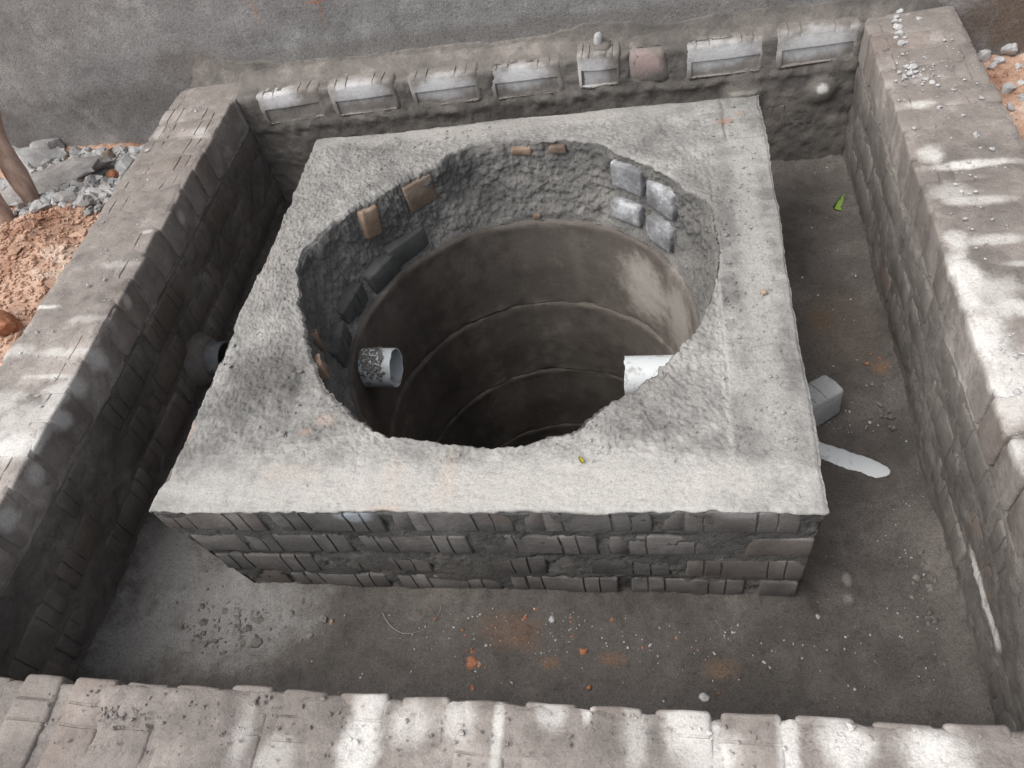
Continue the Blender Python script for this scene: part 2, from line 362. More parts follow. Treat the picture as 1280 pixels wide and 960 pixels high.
# ------------------------------------------------------------------ rough mortar box
def rough_box(name, x0, x1, y0, y1, z0, z1, step, mat, amp=(0.006, 0.003, 0.0012), r=0.018, seed=0, extra=None, skip=(), mats=None):
    lo = np.array([x0, y0, z0]); hi = np.array([x1, y1, z1])
    VV, FF, MI, off = [], [], [], 0
    for ax in range(3):
        for sgn in (0, 1):
            key = 'xyz'[ax] + '-+'[sgn]
            if key in skip: continue
            a, b = [(1, 2), (2, 0), (0, 1)][ax]
            na = max(2, int((hi[a] - lo[a]) / step)); nb = max(2, int((hi[b] - lo[b]) / step))
            A, B = np.meshgrid(np.linspace(lo[a], hi[a], na), np.linspace(lo[b], hi[b], nb), indexing='ij')
            p = np.zeros((na * nb, 3)); p[:, a] = A.ravel(); p[:, b] = B.ravel(); p[:, ax] = hi[ax] if sgn else lo[ax]
            F = grid_faces(na, nb)
            if not sgn: F = F[:, ::-1]
            VV.append(p); FF.append(F + off); off += len(p)
            MI.append(np.full(len(F), (mats or {}).get(key, 0)))
    p = np.concatenate(VV); F = np.concatenate(FF)
    q = np.clip(p, lo + r, hi - r); n = p - q; ln = np.linalg.norm(n, axis=1, keepdims=True); n = n / np.maximum(ln, 1e-9)
    p2 = q + n * r
    d = amp[0] * fbm(p2, 7, 3, seed=seed) + amp[1] * fbm(p2, 38, 3, seed=seed + 3) + amp[2] * fbm(p2, 150, 2, seed=seed + 5)
    p2 = p2 + n * d[:, None]
    if extra is not None: p2 = extra(p2, n)
    me = mesh_np(name, p2, F, mat)
    if mats:
        for m_ in mats['mats']: me.materials.append(m_)
        mi = np.concatenate(MI); cz = p2[F].mean(1)
        mi = np.where((mi == 1) & (cz[:, 2] > -.072 + .004 * fbm(cz, 30, 2, seed=seed)), 0, mi)
        me.polygons.foreach_set('material_index', mi.astype(np.int32))
    return me

# ================================================================== SETTING
# chamber floor
def build_floor():
    xs = np.arange(XL - .06, XR + .061, .0075); ys = np.arange(YF - .06, YB + .061, .0075)
    X, Y = np.meshgrid(xs, ys, indexing='ij')
    p = np.stack([X.ravel(), Y.ravel(), np.zeros(X.size)], -1)
    z = ZF + .007 * fbm(p, 3.5, 3) + .0022 * fbm(p, 30, 4, seed=2) + .0009 * fbm(p, 130, 2, seed=4)
    # crumbly mortar fillet along the walls and round the plinth
    dw = np.minimum(np.minimum(p[:, 0] - XL, XR - p[:, 0]), np.minimum(p[:, 1] - YF, YB - p[:, 1]))
    nz = fbm(p, 9, 3, seed=8)
    z += .030 * sm(dw, .055 + .03 * nz, -.02) * (1 + .35 * fbm(p, 60, 3, seed=5))
    dp = np.maximum(np.maximum(np.abs(p[:, 0]) - PX, -p[:, 1]), p[:, 1] - PD)
    z += .016 * sm(dp, .03 + .025 * nz, -.01) * (1 + .4 * fbm(p, 70, 3, seed=6))
    # scuffed crumbs in the pale corner
    c = at(290, 780, z=ZF); dd = np.hypot(p[:, 0] - c.x, p[:, 1] - c.y)
    z += .008 * sm(dd, .09, .03) * np.clip(fbm(p, 75, 2, seed=12), 0, 1)
    ca, cb = at(1012, 558, z=ZF), at(1112, 592, z=ZF); tt_ = np.clip(((p[:, 0] - ca.x) * (cb.x - ca.x) + (p[:, 1] - ca.y) * (cb.y - ca.y)) / ((cb.x - ca.x) ** 2 + (cb.y - ca.y) ** 2), 0, 1.1)
    dc = np.hypot(p[:, 0] - ca.x - tt_ * (cb.x - ca.x), p[:, 1] - ca.y - tt_ * (cb.y - ca.y)); wc = sm(dc, .16, .05)
    z = z * (1 - wc) + wc * (ZF + .0014 * fbm(p, 45, 3, seed=14) + .0014 * fbm(p, 130, 2, seed=15))
    p[:, 2] = z
    F = grid_faces(len(xs), len(ys))
    cen = p[F].mean(1)
    keep = np.hypot(cen[:, 0] - WC[0], cen[:, 1] - WC[1]) > .56
    o = obj('chamber_floor', mesh_np('chamber_floor', p, F[keep], M_FLOOR))
    tag(o, kind='structure')
build_floor()

# ground outside: red soil, one sheet reaching the horizon, open over the chamber
def soil_h(p):
    x, y = p[:, 0], p[:, 1]
    z = np.full(len(p), -.17) + .02 * fbm(p, 1.2, 3, seed=20)
    left = sm(x, -1.1, -1.25) * sm(x, -2.8, -2.3)
    heap = np.exp(-(((x + 1.55) / .42) ** 2 + ((y - .86) / .40) ** 2))
    heap2 = np.exp(-(((x + 1.42) / .25) ** 2 + ((y - .45) / .35) ** 2))
    z += .13 * heap + .07 * heap2
    z += .030 * fbm(p, 5, 4, seed=22) * (left + sm(x, 1.1, 1.2) * sm(x, 2.6, 2.2)) + .012 * np.abs(fbm(p, 17, 3, seed=24)) + .005 * fbm(p, 60, 3, seed=25)
    z += .05 * sm(x, 1.12, 1.4) * sm(y, .2, 1.2) * (x < 2.6)
    z = np.minimum(z, -.02)
    return z
def build_ground():
    def ax(segs):
        out = []
        for a, b, n in segs: out.append(np.linspace(a, b, n, endpoint=False))
        return np.concatenate(out + [np.array([segs[-1][1]])])
    xs = ax([(-80, -10, 8), (-10, -2.6, 30), (-2.6, -1.1, 190), (-1.1, 1.05, 20), (1.05, 1.9, 100), (1.9, 10, 30), (10, 80, 8)])
    ys = ax([(-80, -10, 8), (-10, -1, 30), (-1, -.2, 20), (-.2, 1.75, 240), (1.75, 10, 20), (10, 80, 8)])
    X, Y = np.meshgrid(xs, ys, indexing='ij')
    p = np.stack([X.ravel(), Y.ravel(), np.zeros(X.size)], -1); p[:, 2] = soil_h(p)
    F = grid_faces(len(xs), len(ys)); c = p[F].mean(1)
    inside = (c[:, 0] > -1.12) & (c[:, 0] < 1.07) & (c[:, 1] > -.50) & (c[:, 1] < 1.60)
    tag(obj('ground', mesh_np('ground', p, F[~inside], M_SOIL)), kind='structure')
build_ground()
# bottom of the well
bm = bmesh.new(); bmesh.ops.create_circle(bm, cap_ends=True, segments=48, radius=.52)
me = bpy.data.meshes.new('well_bottom'); bm.to_mesh(me); bm.free(); me.materials.append(M_WATER)
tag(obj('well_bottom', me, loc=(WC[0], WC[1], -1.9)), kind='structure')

# ================================================================== HOUSE WALL
def house_y(x): return 1.583 - .033 * x
def build_house():
    xs = np.concatenate([np.linspace(-5, -2.6, 12), np.linspace(-2.58, 1.9, 300), np.linspace(1.95, 5, 14)])
    zs = np.concatenate([np.linspace(-.6, .75, 95), np.linspace(.8, 2.6, 15)])
    X, Z = np.meshgrid(xs, zs, indexing='ij'); p = np.stack([X.ravel(), house_y(X.ravel()), Z.ravel()], -1)
    p[:, 1] -= .005 * fbm(p, 2.5, 3, seed=30) + .0025 * fbm(p, 22, 4, seed=31) + .001 * fbm(p, 90, 2, seed=32)
    F = grid_faces(len(xs), len(zs))
    n = len(p)
    # back, top and ends
    A = [(-5, house_y(-5)), (5, house_y(5))]
    extra = np.array([[-5, A[0][1], 2.6], [5, A[1][1], 2.6], [5, A[1][1] + .23, 2.6], [-5, A[0][1] + .23, 2.6],
                      [-5, A[0][1], -.6], [5, A[1][1], -.6], [5, A[1][1] + .23, -.6], [-5, A[0][1] + .23, -.6]])
    F2 = np.array([[0, 1, 2, 3], [3, 2, 6, 7], [0, 3, 7, 4], [1, 5, 6, 2]]) + n
    me = mesh_np('plastered_wall', np.concatenate([p, extra]), np.concatenate([F, F2]), M_HOUSE)
    me.set_sharp_from_angle(angle=radians(40))
    tag(obj('plastered_wall', me), 'tall grey cement-plastered wall rising behind the brick chamber', 'wall')
build_house()

# ================================================================== CHAMBER WALLS
PITCH = 0.0925
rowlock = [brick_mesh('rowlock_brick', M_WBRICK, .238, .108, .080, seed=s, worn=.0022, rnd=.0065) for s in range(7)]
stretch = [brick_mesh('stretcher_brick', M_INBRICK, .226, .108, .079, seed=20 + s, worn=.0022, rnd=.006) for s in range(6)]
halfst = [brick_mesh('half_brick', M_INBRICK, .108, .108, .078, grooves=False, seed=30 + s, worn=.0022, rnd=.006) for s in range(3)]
frogb = [brick_mesh('frogged_brick', M_BACKB, .226, .112, .085, frog=True, seed=40 + s, worn=.0028, rnd=.011) for s in range(4)]
brokehalf = brick_mesh('plain_half_brick', M_BACKB, .125, .112, .085, grooves=False, seed=48, worn=.006, rnd=.018)

def side_wall(x_in, sgn, label, seed):
    """sgn -1: the wall lies to the left of its inner face, +1: to the right"""
    t = thing('brick_wall', label, 'wall', (x_in + sgn * .118, .6, -.42))
    base = Vector(t.location)
    xa, xb = sorted((x_in + sgn * .0015, x_in + sgn * .236))
    yend = 1.605 if sgn < 0 else 1.545
    def ex(p, n):
        # bulge of mortar over the brick ends, mortar crumbs on the top edge
        top = n[:, 2] > .5
        p[top, 2] += .0035 * np.clip(fbm(p[top], 13, 2, seed=seed + 9), -.6, 1)
        inn = (n[:, 0] * -sgn > .3)
        up = sm(p[:, 2], -.09, -.055)
        p[:, 0] += inn * sgn * (.004 * up - .0008 * (1 - up) + .0022 * np.clip(fbm(p, 55, 3, seed=seed + 11), -1, .6))
        return p
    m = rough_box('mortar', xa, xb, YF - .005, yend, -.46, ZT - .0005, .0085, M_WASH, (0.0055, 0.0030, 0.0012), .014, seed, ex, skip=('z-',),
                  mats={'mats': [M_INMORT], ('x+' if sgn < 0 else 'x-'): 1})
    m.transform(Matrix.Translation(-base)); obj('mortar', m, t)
    y = YF + .05; i = 0
    while y < yend - .03:
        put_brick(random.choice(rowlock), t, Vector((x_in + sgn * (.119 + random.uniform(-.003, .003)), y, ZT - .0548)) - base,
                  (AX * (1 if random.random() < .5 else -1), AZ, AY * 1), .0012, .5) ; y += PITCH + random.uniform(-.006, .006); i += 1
    out = Vector((-sgn, 0, 0))
    for c in range(3):
        z = ZT - .112 - .048 - c * .098
        y = YF + .03 + (.0 if c % 2 else .125)
        if c % 2 == 0: put_brick(random.choice(halfst), t, Vector((x_in + sgn * .053, YF + .075, z)) - base, (AY, out, AZ), .002, 1)
        y += .115
        while y < YB + .02:
            yy = min(y, YB - .06)
            put_brick(random.choice(stretch), t, Vector((x_in + sgn * .0528, y, z)) - base, (AY, out, AZ), .0015, .7); y += .247 + random.uniform(-.008, .008)
    return t
wl = side_wall(XL, -1, 'left chamber brick wall with red soil heaped along its outer side', 50)
wr = side_wall(XR, 1, 'right chamber brick wall with pale patches and loose grit on top', 60)

BK = ((-.785, .098), (-.535, .100), (-.268, .104), (-.012, .100), (.212, .052), (.352, .056), (.575, .104), (.826, .106))
def back_wall():
    t = thing('brick_wall', 'low brick wall of frogged bricks on edge, built against the grey plastered wall', 'wall', (0, 1.54, -.42))
    base = Vector(t.location)
    def ex(p, n):
        # crumbly ridge of bedding mortar under the bricks on edge
        fr = n[:, 1] < -.5
        for xc, hwid in BK:
            p[:, 1] += .016 * sm(np.abs(p[:, 0] - xc) + .006 * fbm(p, 25, 2, seed=73), hwid, hwid - .016) * sm(p[:, 2] + .005 * fbm(p, 20, 2, seed=74), -.052, -.040) * (n[:, 1] < -.3)
        b = np.exp(-((p[:, 2] + .080) / .016) ** 2) * fr
        p[:, 1] -= b * (.006 + .005 * fbm(p, 45, 3, seed=71))
        for (u, v, rad, hgt) in ((1028, 113, .055, .020), (928, 122, .07, .024)):
            c = at(u, v, y=YB); d = np.hypot(p[:, 0] - c.x, p[:, 2] - c.z)
            p[:, 1] -= fr * hgt * sm(d, rad, rad * .3)
        sl = (n[:, 2] > .5)
        p[:, 2] += sl * .03 * sm(p[:, 1], 1.52, 1.60)
        return p
    m = rough_box('mortar', XL - .01, XR + .01, YB + .0035, 1.64, -.46, ZT - .002, .0075, M_BACKM, (0.0045, 0.0042, 0.0018), .016, 70, ex, skip=('z-', 'y+'))
    m.transform(Matrix.Translation(-base)); obj('mortar', m, t)
    zc = ZT - .054
    for xc, kind in ((-.785, 0), (-.535, 0), (-.268, 0), (-.012, 0), (.212, 1), (.352, 2), (.575, 0), (.826, 0)):
        mesh = random.choice(frogb) if kind == 0 else (frogb[1] if kind == 1 else brokehalf)
        put_brick(mesh, t, Vector((xc, YB + .0435, zc + random.uniform(-.003, .003))) - base, (AX, AZ, -AY), .0012, .8, (.56, 1, 1) if kind == 1 else (1, 1, 1))
    for c in range(3):
        z = ZT - .112 - .055 - c * .098
        x = XL + (.12 if c % 2 == 0 else .02)
        while x < XR - .05:
            put_brick(random.choice(stretch), t, Vector((x, YB + .062, z)) - base, (AX, -AY, AZ), .002, 1); x += .249
    # mortar smeared up the plaster where wall and house meet
    xs = np.linspace(-1.30, 1.27, 460); ss = np.linspace(0, 1, 16)
    X, Sv = np.meshgrid(xs, ss, indexing='ij'); X = X.ravel(); Sv = Sv.ravel()
    q = np.stack([X, np.zeros_like(X), np.zeros_like(X)], -1)
    h = .05 + .022 * fbm(q, 2.2, 3, seed=75) + .010 * fbm(q, 14, 3, seed=76) + .06 * np.exp(-((X + 1.10) / .09) ** 2) + .03 * np.exp(-((X - .2) / .10) ** 2)
    ed = sm(X, -1.24, -1.08) * sm(X, 1.22, 1.05)
    h = h * (.35 + .65 * ed); z = ZT - .012 + Sv * (h + .012); th = (.022 * (1 - Sv) ** 1.8 + .005 * np.sqrt(np.clip(1 - Sv, 0, 1))) * ed - .012 * (1 - ed)
    pp = np.stack([X, house_y(X) - th, z], -1)
    pp[:, 1] -= (.0035 * fbm(pp, 30, 3, seed=77) + .0015 * fbm(pp, 110, 2, seed=78)) * (1 - Sv) - .004 * (Sv > .99)
    m = mesh_np('mortar_fillet', pp - np.array(base), grid_faces(len(xs), len(ss)), M_BACKM); obj('mortar_fillet', m, t)
    return t
wb = back_wall()

def front_wall():
    t = thing('brick_wall', 'front chamber wall topped with bricks on edge laid across, some whitened', 'wall', (0, -.47, -.42))
    base = Vector(t.location)
    def ex(p, n):
        top = n[:, 2] > .5
        p[top, 2] += .005 * np.clip(fbm(p[top], 11, 2, seed=89), -.8, .8)
        c = at(150, 880, z=ZT); d = np.hypot(p[:, 0] - c.x, p[:, 1] - c.y)
        p[:, 2] += top * sm(d, .07, .0) * (.010 + .010 * fbm(p, 60, 3, seed=83))
        return p
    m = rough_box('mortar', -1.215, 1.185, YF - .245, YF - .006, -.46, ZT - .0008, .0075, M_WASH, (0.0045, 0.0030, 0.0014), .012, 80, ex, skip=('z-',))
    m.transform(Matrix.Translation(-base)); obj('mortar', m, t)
    x = -1.165
    while x < 1.16:
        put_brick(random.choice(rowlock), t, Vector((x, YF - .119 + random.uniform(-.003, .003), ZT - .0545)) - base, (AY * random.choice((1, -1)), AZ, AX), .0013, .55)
        x += .098 + random.uniform(-.004, .004)
    return t
wf = front_wall()

# ================================================================== PLINTH WITH ROUND MOUTH
hole_px = [(377, 313), (373, 357), (378, 390), (386, 418), (392, 445), (402, 478), (430, 506), (447, 523), (487, 547), (515, 546), (548, 552), (580, 556), (622, 561), (650, 556), (684, 545), (714, 541), (732, 525), (749, 508), (782, 495),
           (812, 470), (841, 444), (863, 418), (885, 379), (898, 335), (896, 296), (881, 247), (854, 234), (815, 208), (776, 195), (745, 177), (684, 177), (636, 175), (585, 181), (563, 192), (545, 208), (504, 226), (447, 261)]
_hp = [at(u, v, z=0) for u, v in hole_px]
_ha = np.array([atan2(q.y - WC[1], q.x - WC[0]) for q in _hp]); _hr = np.array([hypot(q.y - WC[1], q.x - WC[0]) for q in _hp])
_o = np.argsort(_ha); _ha = _ha[_o]; _hr = _hr[_o]
def hole_r(a):
    return np.interp((a + pi) % (2 * pi) - pi, np.r_[_ha[-3:] - 2 * pi, _ha, _ha[:3] + 2 * pi], np.r_[_hr[-3:], _hr, _hr[:3]])
NCOURSE, CP = 4, 0.1
def inset(k): return .0005 + .005 * k          # each course stands back a little
def left_in(y): return .016 * sm(y, .05, .075)
plinth = thing('manhole_plinth', 'square brick plinth with cement-screeded top and a rough round mouth over the well', 'plinth', (0, .64, ZF))
PB = Vector(plinth.location)
def build_plinth():
    n = 300
    u = np.linspace(0, 1, n, endpoint=False)
    x0, x1, y0, y1 = -PX, PX, 0.0, PD
    per = np.concatenate([np.stack([x0 + (x1 - x0) * u, np.full(n, y0)], -1), np.stack([np.full(n, x1), y0 + (y1 - y0) * u], -1),
                          np.stack([x1 - (x1 - x0) * u, np.full(n, y1)], -1), np.stack([np.full(n, x0), y1 - (y1 - y0) * u], -1)])
    nor = np.repeat(np.array([[0, -1], [1, 0], [0, 1], [-1, 0]]), n, 0).astype(float)
    NP = 4 * n
    p3 = np.concatenate([per, np.zeros((NP, 1))], -1)
    ragg = .004 * fbm(p3, 8, 3, seed=90) + .0026 * fbm(p3, 45, 3, seed=91) * np.where(nor[:, 0] > .5, .45, 1)
    ragg = ragg - (nor[:, 1] > .5) * .004 * np.clip(fbm(p3, 10, 3, seed=93), 0, 1)
    edge = per + nor * ragg[:, None]
    edge[:, 0] += sm(per[:, 0], -PX + .12, -PX) * (left_in(per[:, 1]) + .010 * np.clip(fbm(p3, 6, 3, seed=92), -.6, 1) * sm(per[:, 1], 0, .06))
    ang = np.arctan2(per[:, 1] - WC[1], per[:, 0] - WC[0])
    hr = hole_r(ang) + .005 * fbm(p3, 20, 3, seed=94) + .003 * fbm(p3, 70, 2, seed=95)
    dirv = np.stack([np.cos(ang), np.sin(ang)], -1); ctr = np.array(WC)
    hole = ctr + dirv * hr[:, None]
    rows = []; mid = []
    # outer side, bottom to top
    zs = np.linspace(-.44, -.012, 64)
    for z in zs:
        k = np.clip(-z / CP, 0, 4); ph = (-z % CP)
        P0 = np.concatenate([per, np.full((NP, 1), z)], -1)
        ins = inset(k) + .0010 + .010 * (nor[:, 0] < -.5) * k
        d = .0065 * fbm(P0, 9, 3, seed=96) + .005 * fbm(P0, 50, 3, seed=97) + .002 * fbm(P0, 140, 2, seed=98)
        joint = abs(ph - (CP - .012)) < .014
        d = d + (.0045 + .006 * fbm(P0, 34, 3, seed=196) if joint else 0)
        q = per + nor * (d - ins)[:, None] - nor * (np.where(nor[:, 0] < -.5, left_in(per[:, 1]), 0))[:, None]
        # keep the corners square: shift along the tangent by the neighbour's inset
        q[:, 0] = np.clip(q[:, 0], x0 + ins.max() * .9, x1 - ins.min()); q[:, 1] = np.clip(q[:, 1], y0 + ins.min() * .9, y1)
        rows.append(np.concatenate([q, np.full((NP, 1), z)], -1)); mid.append(2)
    # lip
    for z, o in ((-.013, -.003), (-.009, -.0005), (-.004, .0003)):
        P0 = np.concatenate([edge, np.full((NP, 1), z)], -1)
        q = edge + nor * (o + .002 * fbm(P0, 60, 2, seed=99))[:, None]
        rows.append(np.concatenate([q, np.full((NP, 1), z)], -1)); mid.append(2 if z < -.010 else 0)
    # top
    nt = 120
    for t in np.linspace(0.004, 1, nt):
        q = edge * (1 - t) + hole * t
        P0 = np.concatenate([q, np.zeros((NP, 1))], -1)
        smooth = np.maximum(sm(q[:, 1], .17, .08), np.maximum(sm(q[:, 0], .49, .53), sm(q[:, 1], 1.2, 1.24)))
        rgh = 1 - .75 * smooth
        z = .0045 * fbm(P0, 5, 3, seed=100) + rgh * (.0024 * fbm(P0, 26, 3, seed=101) + .0018 * fbm(P0, 95, 2, seed=102) + .0014 * fbm(P0, 210, 1, seed=103) + .0030 * np.clip(fbm(P0, 60, 2, seed=109) - .35, 0, 1)) + .0010 * fbm(P0 * np.array([.35, 1.4, 1]), 40, 3, seed=104)
        z += .012 * np.exp(-(((q[:, 0] + .42) / .12) ** 2 + ((q[:, 1] - .33) / .14) ** 2)) * fbm(P0, 16, 3, seed=105)
        # joints of the bricks that show through the screed on the right border
        wob = .004 * fbm(P0, 15, 2, seed=106)
        z -= .0045 * np.exp(-((q[:, 0] - .503 + wob) / .0045) ** 2) * sm(q[:, 1], .15, .3) * np.clip(.5 + fbm(P0, 6, 2, seed=107), 0, 1)
        z -= .006 * np.exp(-((q[:, 0] - .553 + wob) / .004) ** 2) * sm(q[:, 1], 1.08, 1.1)
        for yj in (1.095, .84, .60, .34):
            z -= .004 * np.exp(-((q[:, 1] - yj + wob) / .004) ** 2) * sm(q[:, 0], .50, .515) * (1 if yj > 1 else .5)
        z -= .008 * sm(t, .97, 1.0) + .004 * sm(t, .03, 0)
        z += .006 * sm(t, .80, .97) * (fbm(P0, 28, 3, seed=108) + .2)
        rows.append(np.concatenate([q, z[:, None]], -1)); mid.append(0 if t < .985 else 1)
    # throat
    zz = np.linspace(-.006, WZ - .004, 62)
    for z in zz:
        s = -z / -WZ
        r = hr * (1 - s) + (WR + .012) * s + .012 * s * (1 - s) * 4
        q3 = np.concatenate([ctr + dirv * r[:, None], np.full((NP, 1), z)], -1)
        d = .012 * fbm(q3, 6, 3, seed=110) + .0055 * fbm(q3, 24, 3, seed=111) + .0042 * fbm(q3, 70, 3, seed=112) + .0016 * fbm(q3, 180, 1, seed=113)
        w_ = sm(np.full(NP, s), 0, .12) * sm(np.full(NP, s), 1.0, .9)
        r = r - d * (w_ * .85 + .15)
        r = np.maximum(r, WR + .004)
        zr = np.full(NP, z) + (.006 * fbm(q3, 18, 3, seed=114) + .003 * fbm(q3, 60, 2, seed=115) if s > .95 else 0)
        rows.append(np.concatenate([ctr + dirv * r[:, None], zr[:, None]], -1)); mid.append(1)
    # turn under, to meet the ring behind its rim
    q = ctr + dirv * (WR + .035); rows.append(np.concatenate([q, np.full((NP, 1), WZ - .012)], -1)); mid.append(1)
    V = np.concatenate(rows) - np.array(PB)
    F = grid_faces(len(rows), NP, True)
    me = mesh_np('mortar', V, F, None)
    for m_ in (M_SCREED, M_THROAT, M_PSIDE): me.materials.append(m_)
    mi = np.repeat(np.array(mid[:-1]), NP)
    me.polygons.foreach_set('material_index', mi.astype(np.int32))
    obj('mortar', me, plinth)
build_plinth()
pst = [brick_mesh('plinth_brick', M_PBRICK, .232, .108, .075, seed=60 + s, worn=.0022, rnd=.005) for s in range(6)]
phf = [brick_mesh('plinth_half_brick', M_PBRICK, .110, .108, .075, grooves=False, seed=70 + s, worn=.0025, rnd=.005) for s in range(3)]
for c in range(NCOURSE):
    z = -.049 - c * CP if c else -.0480
    for side in range(4):
        i = inset(c); li = .010 * c + .016
        if side == 0: a, b, f = -PX + (.0 if c == 0 else li), PX - i, lambda s: Vector((s, i + .0550, z)); ax = (AX, -AY, AZ)
        elif side == 1: a, b, f = .12, PD - .01, lambda s: Vector((PX - i - .055, s, z)); ax = (AY, AX, AZ)
        elif side == 2: a, b, f = -PX + li + .11, PX - i - .11, lambda s: Vector((s, PD - i - .053, z)); ax = (-AX, AY, AZ)
        else: a, b, f = .12, PD - .01, lambda s: Vector((-PX + li + .055, s, z)); ax = (-AY, -AX, AZ)
        s = a
        if c % 2: put_brick(random.choice(phf), plinth, f(s + .055) - PB, ax, .002, .9); s += .128
        while s < b - .05:
            L = b - s
            if L > .30: put_brick(random.choice(pst), plinth, f(s + .116) - PB, ax, .0013, .6); s += .255 + random.uniform(-.006, .006)
            elif L > .19:
                k = L / .232 if L < .25 else 1
                put_brick(random.choice(pst), plinth, f(s + .116 * k) - PB, ax, .0018, .7, (k, 1, 1)); s = b
            else:
                k = min(L / .11, 1.4); put_brick(random.choice(phf), plinth, f(s + .055 * k) - PB, ax, .0018, .7, (k, 1, 1)); s = b

# bricks showing in the mouth's rough lining
def throat_point(u, v, off=0.0):
    best = None
    for z in np.linspace(-.01, WZ, 120):
        q = at(u, v, z=z); a = atan2(q.y - WC[1], q.x - WC[0]); s = z / WZ
        r = hole_r(np.array([a]))[0] * (1 - s) + (WR + .012) * s + .048 * s * (1 - s)
        e = hypot(q.x - WC[0], q.y - WC[1]) - r
        if e > 0: return q, a, r
        best = (q, a, r)
    return best
def throat_brick(u, v, mat, L, T, grooves=False, depth=0.0, roll=0, worn=.004, seed=0, gx=(-.081, -.047, .043, .077), label=None):
    q, a, r = throat_point(u, v)
    me = brick_mesh('lining_brick', mat, L, .09, T, grooves=grooves, seed=seed, worn=worn, rnd=.006, gx=gx)
    inward = Vector((-cos(a), -sin(a), 0)); tang = Vector((sin(a), -cos(a), 0))
    c = Vector((WC[0], WC[1], q.z)) - inward * (r - depth + .045)
    c = c + inward * .004; o = put_brick(me, plinth, c - PB, (tang, inward, AZ), .0005, .6)
    o.rotation_euler.rotate_axis('Y', radians(roll))
    if label: o['label'] = label
for (u, v, m, L, T, g, d, rl, wn_, sd_) in (
        (478, 341, M_DKBR, .115, .070, False, .010, 0, .0015, 1), (508, 308, M_DKBR, .135, .070, False, .010, 0, .0015, 2),
        (440, 383, M_DKBR, .12, .075, True, .012, 0, .0015, 3), (425, 432, M_DKBR, .12, .075, True, .012, 0, .0015, 4),
        (462, 276, M_TAN, .055, .090, False, .014, 8, .005, 5), (523, 239, M_BROWN, .085, .088, False, .012, -4, .004, 6),
        (652, 186, M_TAN, .060, .030, False, .010, 0, .006, 7), (695, 184, M_BROWN, .050, .022, False, .008, 0, .005, 8), (399, 462, M_TAN, .05, .05, False, .010, 14, .008, 9),
        (787, 221, M_BLUEBR, .100, .078, False, .014, 0, .002, 10), (830, 248, M_BLUEBR, .105, .080, False, .014, 0, .002, 11),
        (786, 263, M_BLUEBR, .100, .066, False, .013, 0, .002, 12), (828, 290, M_BLUEBR, .100, .074, False, .014, 0, .002, 13), (672, 268, M_TAN, .025, .02, False, .006, 0, .004, 14), (394, 428, M_TAN, .03, .06, False, .010, 0, .006, 15)):
    throat_brick(u, v, m, L, T, g, d, rl, wn_, sd_, gx=(-.012, .016, .05))

# ================================================================== WELL RINGS
ring_names = ['topmost concrete well ring, holding both white pipe ends', 'second concrete well ring down, below the pipe ends', 'third concrete well ring down the shaft',
              'fourth concrete well ring, deep in the dark of the shaft', 'lowest concrete well ring at the bottom of the shaft']
for i in range(5):
    z1, z0 = JOINTS[i], JOINTS[i + 1]
    n = 220; a = np.linspace(0, 2 * pi, n, endpoint=False)
    dr = [.0, -.006, -.010, -.014, -.017][i]
    prof = []
    h = z1 - z0 - .004
    for s in np.linspace(0, 1, 26): prof.append((WR + dr + .0015 * sin(s * 9), z0 + .006 + (h - .012) * s))
    prof += [(WR + dr + .003, z1 - .003), (WR + dr + .008, z1), (WR + .03, z1 + .002), (WR + .055, z1), (WR + .058, z1 - .01), (WR + .058, z0 + .01), (WR + .055, z0 + .002), (WR + dr + .007, z0 + .001), (WR + dr + .002, z0 + .003)]
    rows = []
    for (r, z) in prof:
        q = np.stack([np.cos(a) * r, np.sin(a) * r, np.full(n, z)], -1)
        e = sm(np.array([abs(z - z1)]), .03, 0)[0] + sm(np.array([abs(z - z0)]), .03, 0)[0]
        d = .0035 * fbm(q, 4, 3, seed=120 + i) + .0008 * fbm(q, 60, 2, seed=121 + i) + e * .008 * np.clip(fbm(q, 22, 4, seed=123 + i), -.45, 1)
        rr_ = r + d; zz = z + e * .006 * fbm(q, 12, 4, seed=125 + i)
        rows.append(np.stack([WC[0] + np.cos(a) * rr_, WC[1] + np.sin(a) * rr_, zz], -1))
    V = np.concatenate(rows + [rows[0]])
    F = grid_faces(len(rows) + 1, n, True)[:, ::-1]
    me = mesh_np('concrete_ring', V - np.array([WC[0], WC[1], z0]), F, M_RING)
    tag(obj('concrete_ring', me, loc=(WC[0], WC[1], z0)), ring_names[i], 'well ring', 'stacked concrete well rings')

# ================================================================== PIPES
def tube(name, a, b, r, wall, mat, parent=None, nseg=40, rough_end=0.0, cap=False):
    a, b = Vector(a), Vector(b); d = (b - a).normalized(); q = d.to_track_quat('Z', 'Y').to_matrix()
    L = (b - a).length; rows = []
    an = np.linspace(0, 2 * pi, nseg, endpoint=False)
    for rr_, z in ((r - wall, 0), (r - wall * .3, -.0), (r, .0015), (r, L * .5), (r, L - .0015), (r - wall * .3, L), (r - wall, L - .001), (r - wall, L * .5), (r - wall, 0)):
        zz = np.full(nseg, z) + (rough_end * vn(np.stack([an * 3, an * 0, an * 0], -1)) if z > L * .9 else 0)
        rows.append(np.stack([np.cos(an) * rr_, np.sin(an) * rr_, zz], -1))
    V = np.concatenate(rows) @ np.array(q).T
    me = mesh_np(name, V, grid_faces(len(rows), nseg, True), mat); me.set_sharp_from_angle(angle=radians(35))
    return obj(name, me, parent, a)
